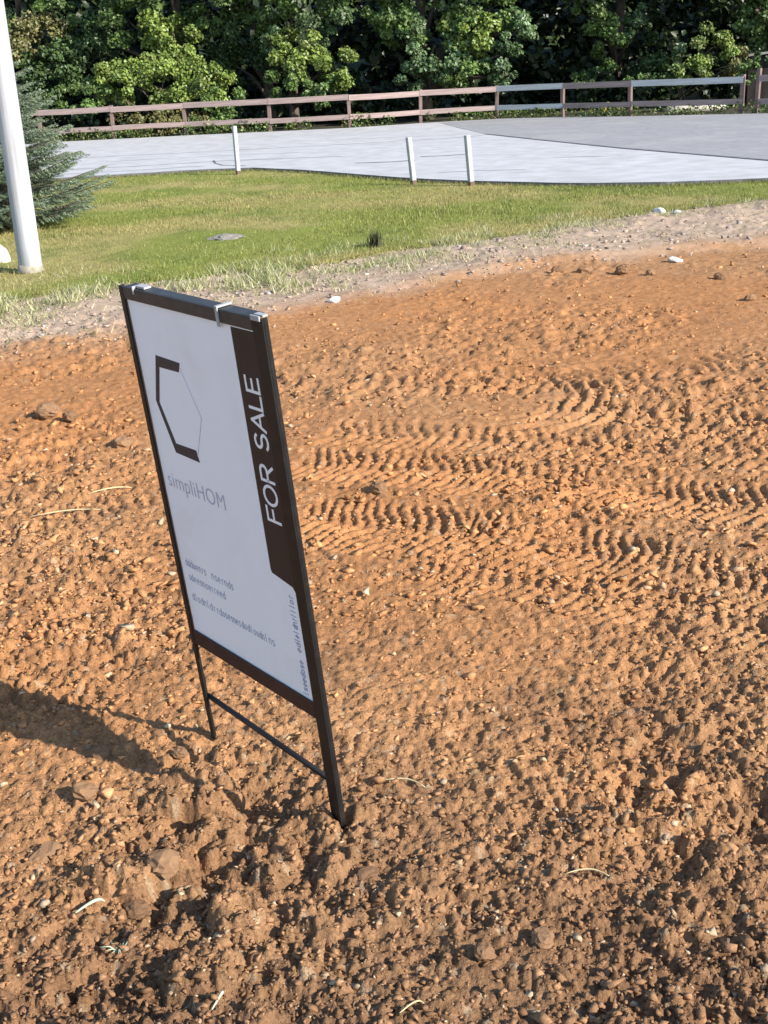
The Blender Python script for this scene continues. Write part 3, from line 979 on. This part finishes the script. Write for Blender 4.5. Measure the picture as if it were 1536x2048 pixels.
scribble(-0.240, 0.112, 0.440, 0.021, M_text, 'small_print')
scribble(0.352, 0.606, 0.224, 0.018, M_text, 'small_print', rot=True, w=0.0024, words=(0.4,))
# bright clips on the top rail
mb = MB(); mb.box(0.121, 0.130, -0.0075, -0.0045, 1.199, 1.2415); mb.box(0.121, 0.130, -0.0045, 0.03, 1.2375, 1.2415); mb.build('clip', M_clip, sign)
mb = MB(); mb.box(-0.218, -0.178, 0.002, 0.02, 1.2368, 1.2415); mb.box(-0.218, -0.214, -0.0075, 0.002, 1.224, 1.2415); mb.build('clip', M_clip, sign)
mb = MB(); mb.box(0.25, 0.28, 0.002, 0.014, 1.2368, 1.241); mb.box(0.25, 0.28, -0.008, -0.0047, 1.231, 1.241); mb.build('clip', M_clip, sign)

# ------------------------------------------------------------------ utility pole
pxg, pyg = img_ground(63, 550)
mb = MB()
pp, rr_ = [], []
for i in range(15):
    t = i / 14
    pp.append((0.01 * math.sin(t * 5), 0.008 * math.cos(t * 4), -0.4 + 9.4 * t)); rr_.append(0.112 - 0.03 * t)
mb.tube(pp, rr_, 20)
pole = empty('utility_pole', (pxg, pyg, 0.0))
mb.build('shaft', M_pole, pole)
mb = MB(); mb.tube([(0, 0, -0.02), (0, 0, 0.05), (0.005, 0, 0.10)], [0.128, 0.122, 0.116], 12); mb.build('earth_collar', plain('pole_foot_earth', (0.30, 0.27, 0.21), 1.0, var=0.3, scale=20, bump=0.6), pole)
tag(pole, 'tall pale utility pole at the lawn edge on the left', 'pole')


# ------------------------------------------------------------------ white marker posts
M_mark = plain('weathered_white_paint', (0.40, 0.41, 0.43), 0.7, var=0.22, scale=12, bump=0.2, stretch=(2, 2, .4), dirt=(0.22, 0.18, 0.14), dirt_amt=0.6, dirt_scale=9)


def marker(px, py, h, lean, label):
    x, y = img_ground(px, py)
    e = empty('marker_post', (x, y, 0.0), 0.35)
    e.rotation_euler = (0, lean, 0.55)
    mb = MB(); mb.box(-.037, .037, -.037, .037, -0.2, h); mb.build('post_shaft', M_mark, e, 0.006)
    mb = MB(); mb.box(-.040, .040, -.040, .040, -0.05, 0.10); mb.build('stained_foot', plain('stained_foot', (0.16, 0.11, 0.075), 0.95, var=0.3, scale=14), e, 0.006)
    return tag(e, label, 'post', 'white posts along the pavement edge')


marker(477, 352, 0.90, 0.0, 'white post standing alone on the lawn nearer the spruce')
marker(828, 373, 0.74, -0.09, 'left one of the two short white posts standing close together')
marker(943, 376, 0.76, -0.08, 'right one of the two short white posts standing close together')

# ------------------------------------------------------------------ rail fence
fence = empty('rail_fence', (0, 42, 0))
tag(fence, 'long weathered two-rail wooden fence with some white boards behind the pavement', 'fence')
WHITE_TOP = {12, 14}; WHITE_LOW = {12}
pmb = MB(); pmb.box(-.055, .055, -.055, .055, -0.3, 1.13); fpm = pmb.build('post', M_fpost, fence, 0.006)
first = True
for i, (x, y) in enumerate(FP):
    a, b = FP[max(0, i - 1)], FP[min(len(FP) - 1, i + 1)]
    rz = math.atan2(b[1] - a[1], b[0] - a[0])
    if first: o = fpm; first = False
    else: o = link(bpy.data.objects.new('post', fpm.data), fence)
    o.location = (x, y + 0.06 - 42, 0.0); o.rotation_euler = (random.uniform(-.02, .02), random.uniform(-.03, .03), rz)
    o.scale = (1, 1, random.uniform(0.96, 1.03) * (1.12 if i == 16 else 1))
for i in range(len(FP) - 1):
    a, b = FP[i], FP[i + 1]
    L = math.hypot(b[0] - a[0], b[1] - a[1]); rz = math.atan2(b[1] - a[1], b[0] - a[0])
    if L < 0.6: continue
    for lvl, (zc, hh) in enumerate(((1.025, 0.175), (0.42, 0.155))):
        mb = MB()
        nn = 6
        sag = random.uniform(-.012, .018)
        for k in range(nn):
            t0, t1 = k / nn, (k + 1) / nn
            f0, f1 = -sag * math.sin(t0 * math.pi), -sag * math.sin(t1 * math.pi)
            x0, x1 = (t0 - .5) * (L - 0.012), (t1 - .5) * (L - 0.012)
            mb.add([(x0, -.018, -hh / 2 + f0), (x1, -.018, -hh / 2 + f1), (x1, -.018, hh / 2 + f1), (x0, -.018, hh / 2 + f0), (x0, .018, -hh / 2 + f0), (x1, .018, -hh / 2 + f1), (x1, .018, hh / 2 + f1), (x0, .018, hh / 2 + f0)],
                   [(0, 1, 2, 3), (5, 4, 7, 6), (3, 2, 6, 7), (1, 0, 4, 5)] + ([(0, 3, 7, 4)] if k == 0 else []) + ([(2, 1, 5, 6)] if k == nn - 1 else []))
        white = (lvl == 0 and i in WHITE_TOP) or (lvl == 1 and i in WHITE_LOW)
        o = mb.build('rail', M_railw if white else M_rail, fence)
        o.location = ((a[0] + b[0]) / 2, (a[1] + b[1]) / 2 - 42 - 0.02, zc + random.uniform(-.015, .015))
        o.rotation_euler = (0, random.uniform(-.006, .006), rz)
        if white: o['label'] = 'whitewashed pale board'

# ------------------------------------------------------------------ foliage
def leafset(P, N, size, col):
    """folded diamond leaves: P centre, N normal, size length"""
    n = len(P)
    N = N / np.linalg.norm(N, axis=1, keepdims=True)
    t = RNG.normal(size=(n, 3)); t[:, 2] -= 0.5
    t = t - N * np.sum(t * N, 1, keepdims=True)
    t /= np.linalg.norm(t, axis=1, keepdims=True)
    s = np.cross(N, t)
    L = size[:, None]
    V = np.empty((n, 4, 3))
    V[:, 0] = P - t * L * 0.5
    V[:, 1] = P + s * L * 0.36 + N * L * 0.13
    V[:, 2] = P + t * L * 0.5 - N * L * 0.1
    V[:, 3] = P - s * L * 0.36 + N * L * 0.13
    b = (np.arange(n) * 4)[:, None]
    F = np.concatenate([b + np.array([0, 1, 2]), b + np.array([0, 2, 3])], 1).reshape(-1, 3)
    return V.reshape(-1, 3), F, np.repeat(col, 4, 0)


def clump(cx, cy, cz, rx, ry, rz_, n, size, col, sub=14, droop=0.3):
    """a mass of leaves gathered in smaller sprays through an ellipsoid"""
    k = max(4, sub)
    d = RNG.normal(size=(k, 3)); d /= np.linalg.norm(d, axis=1, keepdims=True)
    d *= RNG.uniform(0.25, 1.0, (k, 1)) ** 0.5
    sc = d * np.array([rx, ry, rz_])
    w = RNG.integers(0, k, n)
    sr_ = RNG.uniform(0.18, 0.50, k)[w][:, None] * np.array([rx, ry, rz_]).mean()
    e = RNG.normal(size=(n, 3)); e /= np.linalg.norm(e, axis=1, keepdims=True)
    e *= RNG.uniform(0, 1, (n, 1)) ** 0.45
    e[:, 2] *= 0.75
    P = np.array([cx, cy, cz]) + sc[w] + e * sr_
    P[:, 2] -= droop * (np.abs(e[:, 0]) + np.abs(e[:, 1])) * sr_[:, 0] * 0.5
    N = e * 0.45 + d[w] * 0.3 + np.array([0.25, -0.40, 0.70]) + RNG.normal(size=(n, 3)) * 0.62
    tone = RNG.uniform(0.65, 1.3, k)[w][:, None] * RNG.uniform(0.7, 1.35, (n, 1))
    hue = RNG.normal(0, 1, (n, 1)) * np.array([0.10, 0.02, 0.06])
    C = np.array(col) * tone * (1 + hue)
    return leafset(P, N, size * RNG.uniform(0.7, 1.3, n), np.clip(C, 0.005, 1))


def join_sets(sets):
    off = 0; Vs, Fs, Cs = [], [], []
    for (a, b, c) in sets:
        Vs.append(a); Fs.append(b + off); Cs.append(c); off += len(a)
    return np.concatenate(Vs), np.concatenate(Fs), np.concatenate(Cs)


G_Y = (0.165, 0.225, 0.045)     # fresh yellow green
G_M = (0.100, 0.160, 0.038)     # mid green
G_D = (0.068, 0.115, 0.034)     # dark green
G_O = (0.155, 0.150, 0.050)     # olive
G_B = (0.100, 0.158, 0.062)     # bluish green


def iz(px, py, Y):
    """world x and z seen at picture point px,py at depth Y"""
    d = fw + rt * ((px - 768) / 2400.0) + upv * ((1024 - py) / 2400.0)
    k = Y / d.y
    return d.x * k, CAM_H + d.z * k


def tree(name, label, tx, ty, height, clumps, cat='tree', group=None, lean=0.0, trunk_r=0.13, limbs=True):
    """clumps: (px, py, Y, rx, ry, rz, n, size, colour, sub)"""
    e = empty(name, (tx, ty, -0.3))
    mb = MB()
    pts = [(lean * t * t * 2 + 0.08 * math.sin(t * 7 + tx), 0.06 * math.cos(t * 5 + tx), t * height) for t in [i / 9 for i in range(10)]]
    mb.tube(pts, [trunk_r * (1.15 - 0.95 * i / 9) for i in range(10)], 9)
    mb.build('trunk', M_bark, e)
    sets = []
    for (px, py, Y, rx, ry, rz_, n_, size, col, sub) in clumps:
        cx, cz = iz(px, py, Y)
        sets.append(clump(cx, Y, cz, rx, ry, rz_, int(n_ * 1.45), size * 0.8, col, sub))
        if limbs:
            q = min(0.85, max(0.12, (cz * 0.55) / height))
            b = Vector((lean * q * q * 2 + 0.08 * math.sin(q * 7 + tx), 0.06 * math.cos(q * 5 + tx), q * height))
            tgt = Vector((cx - tx, Y - ty, cz + 0.3))
            mid = (b + tgt) / 2 + Vector((0, 0, 0.25))
            lm = MB(); lm.tube([b, b.lerp(mid, .6), mid, mid.lerp(tgt, .6), tgt], [trunk_r * .42, trunk_r * .36, trunk_r * .3, trunk_r * .2, trunk_r * .08], 6)
            lm.build('limb', M_bark, e)
    V, F, C = join_sets(sets)
    V = V - np.array([tx, ty, -0.3])
    obj_np('crown', V, F, M_leaf, e, C)
    return tag(e, label, cat, group)


SHRUB = 'shrubs behind the fence'
TREES = 'trees behind the fence'
# left: sprawling bright shrub over the fence and the tree above it
tree('shrub', 'low bright green shrub spilling towards the fence at the left', -7.0, 44.3, 1.9, [
    (170, 190, 44.0, 1.05, .7, .50, 1500, .15, G_M, 14), (250, 165, 44.2, 1.2, .8, .75, 2100, .15, G_Y, 18), (330, 150, 44.4, 1.1, .9, .95, 2300, .16, G_Y, 18),
    (410, 165, 44.2, 1.1, .8, .85, 2000, .15, G_Y, 16), (450, 195, 44.0, .7, .6, .5, 800, .15, G_M, 8), (300, 240, 43.6, 2.0, .5, .4, 1200, .13, G_O, 16), (420, 235, 43.5, 1.2, .5, .4, 800, .13, G_M, 12)], 'shrub', None, trunk_r=.07)
tree('broadleaf_tree', 'leafy mid-green tree rising above the low shrub on the left', -6.6, 47.0, 9.0, [
    (345, 60, 45.5, .95, .8, 1.2, 1900, .17, G_Y, 16), (260, 45, 46.2, 1.2, .9, .9, 1500, .17, G_M, 14), (175, 70, 46.6, 1.1, .9, .8, 1200, .17, G_D, 12), (420, 20, 46.4, 1.0, .9, .9, 1300, .17, G_M, 12),
    (330, -60, 45.8, 2.2, 1.6, 1.4, 1800, .24, G_M, 16), (280, -230, 45.5, 3.0, 2.4, 2.2, 1800, .36, G_M, 22), (150, 130, 47.2, 1.6, 1.0, .9, 1200, .18, G_D, 14)], 'tree', None, 0.2, .2)
tree('broadleaf_tree', 'dark leafy tree between the left tree and the bright middle crown', -3.4, 47.6, 9.5, [
    (455, 80, 46.6, 1.0, .9, 1.0, 1300, .18, G_D, 14), (500, 30, 46.4, .9, .9, .8, 1200, .17, G_M, 12), (470, 130, 47.0, .9, .8, .7, 900, .17, G_D, 12), (540, 110, 46.8, .8, .8, .8, 900, .17, G_D, 10),
    (470, -60, 46.0, 1.6, 1.5, 1.3, 1300, .24, G_D, 14), (450, -240, 45.8, 2.6, 2.2, 2.2, 1600, .36, G_D, 20)], 'tree', None, -0.1, .2)
tree('broadleaf_tree', 'bright yellow-green crown drooping to the fence left of centre', -2.4, 45.6, 8.5, [
    (600, 110, 44.2, 1.0, .8, .95, 2300, .16, G_Y, 20), (570, 160, 44.0, .7, .6, .6, 1100, .16, G_M, 10), (675, 130, 44.0, .75, .7, .8, 1500, .16, G_Y, 14), (645, 178, 43.7, .65, .5, .45, 900, .15, G_M, 10), (560, 85, 44.6, .6, .6, .6, 700, .16, G_B, 8),
    (640, 45, 45.0, 1.2, .9, .8, 1500, .17, G_B, 14), (570, 25, 45.2, .9, .8, .7, 1000, .17, G_M, 10), (630, -60, 44.8, 2.0, 1.5, 1.4, 1700, .24, G_M, 16), (620, -250, 44.6, 2.8, 2.3, 2.3, 1700, .36, G_M, 20), (645, 215, 43.2, .35, .3, .3, 200, .13, G_M, 5)], 'tree', None, 0.1, .17)
tree('broadleaf_tree', 'broad rounded mid-green crown overhanging the fence right of centre', 2.3, 46.2, 9.5, [
    (870, 90, 44.4, 1.4, 1.0, 1.05, 2500, .18, G_B, 22), (800, 60, 44.8, 1.1, .9, .9, 1700, .18, G_M, 14), (940, 60, 44.4, 1.1, .9, .9, 1900, .18, G_Y, 16), (1000, 110, 44.0, .75, .7, .75, 1200, .18, G_B, 10), (920, 145, 43.9, 1.0, .7, .55, 1500, .17, G_M, 14), (830, 150, 44.2, .7, .6, .5, 800, .17, G_B, 10),
    (1040, 45, 44.4, .8, .7, .7, 1100, .18, G_B, 10), (985, 15, 44.6, 1.3, .9, .7, 1300, .18, G_M, 12), (760, 20, 45.2, .9, .8, .6, 900, .18, G_M, 10), (900, -70, 44.8, 2.8, 1.8, 1.3, 2200, .26, G_M, 20), (900, -260, 44.6, 3.4, 2.6, 2.3, 1900, .38, G_M, 24), (1020, 150, 43.8, .3, .3, .4, 220, .16, G_B, 5)], 'tree', None, 0.0, .22)
tree('broadleaf_tree', 'dark tree with one sunlit spray at the right of the black gap', 9.9, 49.0, 10.0, [
    (1225, 85, 45.4, .75, .6, .85, 1100, .19, G_M, 10), (1190, 30, 45.6, .8, .7, .7, 900, .19, G_M, 10), (1270, 45, 45.6, .6, .6, .6, 600, .19, G_B, 8), (1300, 110, 47.0, 1.2, .8, .8, 700, .19, G_D, 10), (1155, 165, 45.6, .5, .5, .4, 330, .17, G_M, 6), (1200, 150, 46.0, .8, .6, .5, 500, .18, G_D, 8),
    (1160, -75, 45.6, 2.4, 1.8, 1.3, 1900, .26, G_D, 18), (1160, -260, 45.4, 3.2, 2.6, 2.3, 1900, .38, G_D, 22)], 'tree', None, 0.1, .22)
tree('shrub', 'soft yellow-green bush by the white top rail at the right', 10.7, 42.6, 2.3, [
    (1425, 95, 41.8, .75, .6, .75, 1700, .12, G_Y, 16), (1390, 140, 41.6, .8, .6, .5, 1300, .12, G_Y, 12), (1460, 130, 41.8, .6, .6, .55, 1000, .12, G_O, 10), (1345, 150, 41.8, .6, .5, .4, 700, .13, G_M, 8), (1290, 160, 42.6, .7, .5, .4, 700, .14, G_M, 8), (1360, 115, 42.2, .4, .4, .4, 350, .14, G_B, 5), (1500, 150, 40.6, .45, .4, .4, 500, .12, G_M, 8), (1525, 125, 40.8, .4, .4, .35, 350, .12, G_D, 6)], 'shrub', None, trunk_r=.06)
tree('broadleaf_tree', 'green tree leaning in at the top right corner', 15.0, 46.5, 10.0, [
    (1520, 15, 43.4, .8, .7, .7, 1100, .17, G_M, 10), (1560, 60, 43.4, .9, .8, .9, 1200, .17, G_M, 12), (1600, 0, 43.8, 1.6, 1.2, 1.4, 1500, .2, G_M, 14), (1480, -75, 44.2, 2.6, 1.8, 1.2, 1900, .26, G_D, 18), (1400, -90, 45.6, 2.4, 1.8, 1.2, 1600, .28, G_D, 18), (1500, -260, 44.4, 3.6, 2.6, 2.3, 1900, .38, G_M, 22), (1680, 60, 43.6, 2.0, 1.4, 2.2, 2000, .22, G_M, 18)], 'tree', None, -0.2, .22)
tree('broadleaf_tree', 'olive tree behind the spruce and pole at the top left', -12.6, 48.0, 8.0, [
    (70, 55, 46.4, 1.2, .9, .6, 1000, .16, G_O, 12), (30, 90, 46.2, 1.2, .9, .8, 1100, .16, G_O, 12), (110, 20, 46.6, .9, .8, .6, 900, .16, G_M, 10), (120, 110, 46.6, 1.0, .8, .7, 900, .17, G_D, 10), (60, 150, 46.6, 1.3, .9, .9, 1100, .17, G_D, 12), (-60, 70, 46.6, 2.0, 1.2, 1.6, 1700, .2, G_M, 16), (-160, 100, 46.6, 2.2, 1.4, 2.2, 1800, .22, G_M, 16), (60, -230, 45.6, 3.6, 2.4, 2.2, 1900, .38, G_M, 22)], 'tree', None, 0.3, .18)

# dark wood behind the front row: one mass nobody could count
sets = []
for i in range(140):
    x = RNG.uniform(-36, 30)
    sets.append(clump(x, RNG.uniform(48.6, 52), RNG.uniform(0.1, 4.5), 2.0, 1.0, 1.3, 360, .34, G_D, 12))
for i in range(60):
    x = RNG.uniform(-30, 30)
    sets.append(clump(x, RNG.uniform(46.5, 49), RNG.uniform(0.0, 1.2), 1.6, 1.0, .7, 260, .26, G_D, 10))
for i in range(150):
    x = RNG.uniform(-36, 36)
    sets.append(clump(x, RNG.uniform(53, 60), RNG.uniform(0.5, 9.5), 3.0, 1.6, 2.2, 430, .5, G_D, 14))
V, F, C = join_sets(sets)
tag(obj_np('background_wood', V, F, M_leaf, None, C * 0.42), 'dark mass of woodland behind the front trees', 'woodland', kind='stuff')  # leaf greens darkened in colour to deepen the shade in the gaps
# weeds along the foot of the fence
n = 9000
wx = RNG.uniform(-17, 16, n)
wy = np.interp(wx, [p[0] for p in FP], [p[1] for p in FP]) + np.abs(RNG.normal(0.25, 0.35, n)) - 0.12
k = fbm(wx * 0.9, wy * 0.3, 3, 301) + RNG.normal(0, .05, n) > 0.46
wx, wy = wx[k], wy[k]
n = len(wx)
P = np.stack([wx, wy, RNG.uniform(0.05, 0.42, n) * (0.5 + fbm(wx * 1.3, wy, 2, 302))], -1)
wc = np.where(RNG.random((n, 1)) < 0.35, np.array(G_O), np.array(G_M)) * RNG.uniform(0.7, 1.4, (n, 1))
V, F, C = leafset(P, RNG.normal(size=(n, 3)) + np.array([0, -.5, .8]), RNG.uniform(.06, .13, n), wc)
tag(obj_np('fence_weeds', V, F, M_leaf, None, C), 'low green weeds along the foot of the fence', 'weeds', kind='stuff')
# one yellow-flowered weed at the fence
ex, ez = iz(1213, 225, 40.2)
e = empty('flowering_weed', (ex, 40.2, 0.0))
V, F, C = clump(0, 0, .28, .22, .2, .22, 260, .09, (0.36, 0.33, 0.06), 8); obj_np('flower_head', V, F, M_leaf, e, C)
mb = MB()
for i in range(5): mb.tube([(0, 0, -.05), (random.uniform(-.1, .1), random.uniform(-.1, .1), .3)], .008, 5)
mb.build('stem', M_blade if False else plain('weed_stem', (0.12, 0.15, 0.05)), e)
tag(e, 'yellow-flowered weed standing under the fence rail right of centre', 'weed')

# log and shed beyond the fence at the right
lx_, lz_ = iz(1392, 196, 40.0)
mb = MB(); mb.tube([(-.95, 0, .0), (-.4, .03, .03), (.2, .0, .02), (.95, -.02, .06)], [.13, .14, .125, .10], 10)
o = mb.build('log', M_log); o.location = (lx_, 40.0, 0.13); o.rotation_euler = (0, 0, .05)
tag(o, 'pale weathered log lying behind the fence at the right', 'log')
shed = empty('shed', (14.6, 42.0, 0.0), -0.25)
for k in range(14):
    mb = MB(); x0 = -1.75 + k * .25; mb.box(x0 + .006, x0 + .244, -.02 - .004 * (k % 2), .0, -0.3, 1.75); mb.build('wall_board', M_shedw, shed)
mb = MB(); mb.box(-1.74, 1.74, .002, 2.4, -0.3, 1.7); mb.build('wall', M_shedw, shed)
mb = MB(); mb.prism([(-1.95, 1.62), (1.95, 1.95), (1.95, 2.02), (-1.95, 1.69)], -.32, 2.6); mb.build('roof', M_shedr, shed)
tag(shed, 'low dark shed half hidden behind the fence at the right edge', 'shed')

# ------------------------------------------------------------------ spruce behind the pole
sx_, sy_ = img_ground(18, 462)
spruce = empty('spruce_tree', (sx_, sy_, 0.0))
SH, SR = 3.0, 1.55
mb = MB(); mb.tube([(0, 0, -.2), (0, 0, .8), (.01, 0, 1.8), (0, 0, SH)], [.065, .05, .03, .006], 8); mb.build('trunk', M_bark, spruce)
nP, nD, nC = [], [], []
bmb = MB()
zt = 0.16
while zt < SH - 0.08:
    f = 1 - zt / SH
    ln = SR * f ** 1.25 * (0.82 if zt < 0.2 else 1)
    nb = int(9 + 5 * f)
    a0 = random.uniform(0, 6.28)
    for k in range(nb):
        a = a0 + k * 2 * math.pi / nb + random.uniform(-.2, .2)
        L = ln * random.uniform(0.75, 1.12)
        rise = random.uniform(0.05, 0.22) - 0.22 * f
        d = Vector((math.cos(a), math.sin(a), 0)); s = Vector((-math.sin(a), math.cos(a), 0))
        def bp(t): return d * (L * t) + Vector((0, 0, zt + rise * L * t + 0.22 * L * t * t * (0.6 + .4 * f)))
        bmb.tube([bp(0), bp(.5), bp(1)], [.014 * f + .004, .009 * f + .003, .002], 4, False)
        nt_ = int(6 + 16 * L)
        for j in range(nt_):
            t = 0.15 + 0.85 * (j + random.random()) / nt_
            base = bp(t)
            for sd in (-1, 1):
                tl = (0.10 + 0.30 * (1 - t) * L) * random.uniform(.7, 1.2) * min(1, .35 + L)
                td = (s * sd * 0.85 + d * 0.75 + Vector((0, 0, random.uniform(-.25, .18)))).normalized()
                m_ = max(4, int(tl / 0.011))
                for q in range(m_):
                    nP.append(base + td * (tl * (q + .5) / m_)); nD.append(td); nC.append(t)
        for q in range(10):
            t = 0.6 + .4 * q / 10; nP.append(bp(t)); nD.append(d); nC.append(t)
    zt += 0.115 + 0.05 * f
tag(bmb.build('branches', M_bark, spruce), kind='stuff')
P0 = np.array([tuple(p) for p in nP]); D0 = np.array([tuple(p) for p in nD]); T0 = np.array(nC)[:, None]
P0 = np.repeat(P0, 2, 0); D0 = np.repeat(D0, 2, 0); T0 = np.repeat(T0, 2, 0)
n = len(P0)
R_ = RNG.normal(size=(n, 3)); R_[:, 2] += 0.35
R_ -= D0 * np.sum(R_ * D0, 1, keepdims=True); R_ /= np.linalg.norm(R_, axis=1, keepdims=True)
tip = P0 + (D0 * 0.7 + R_ * 0.75) * RNG.uniform(.022, .036, (n, 1))
sd = np.cross(D0, R_) * 0.0052
V = np.stack([P0 - sd, P0 + sd, tip], 1).reshape(-1, 3)
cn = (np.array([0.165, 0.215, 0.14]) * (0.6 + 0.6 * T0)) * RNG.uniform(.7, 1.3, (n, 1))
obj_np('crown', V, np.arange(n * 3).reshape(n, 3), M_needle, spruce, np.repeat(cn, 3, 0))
tag(spruce, 'young blue-green spruce with low branches behind the pole', 'tree')
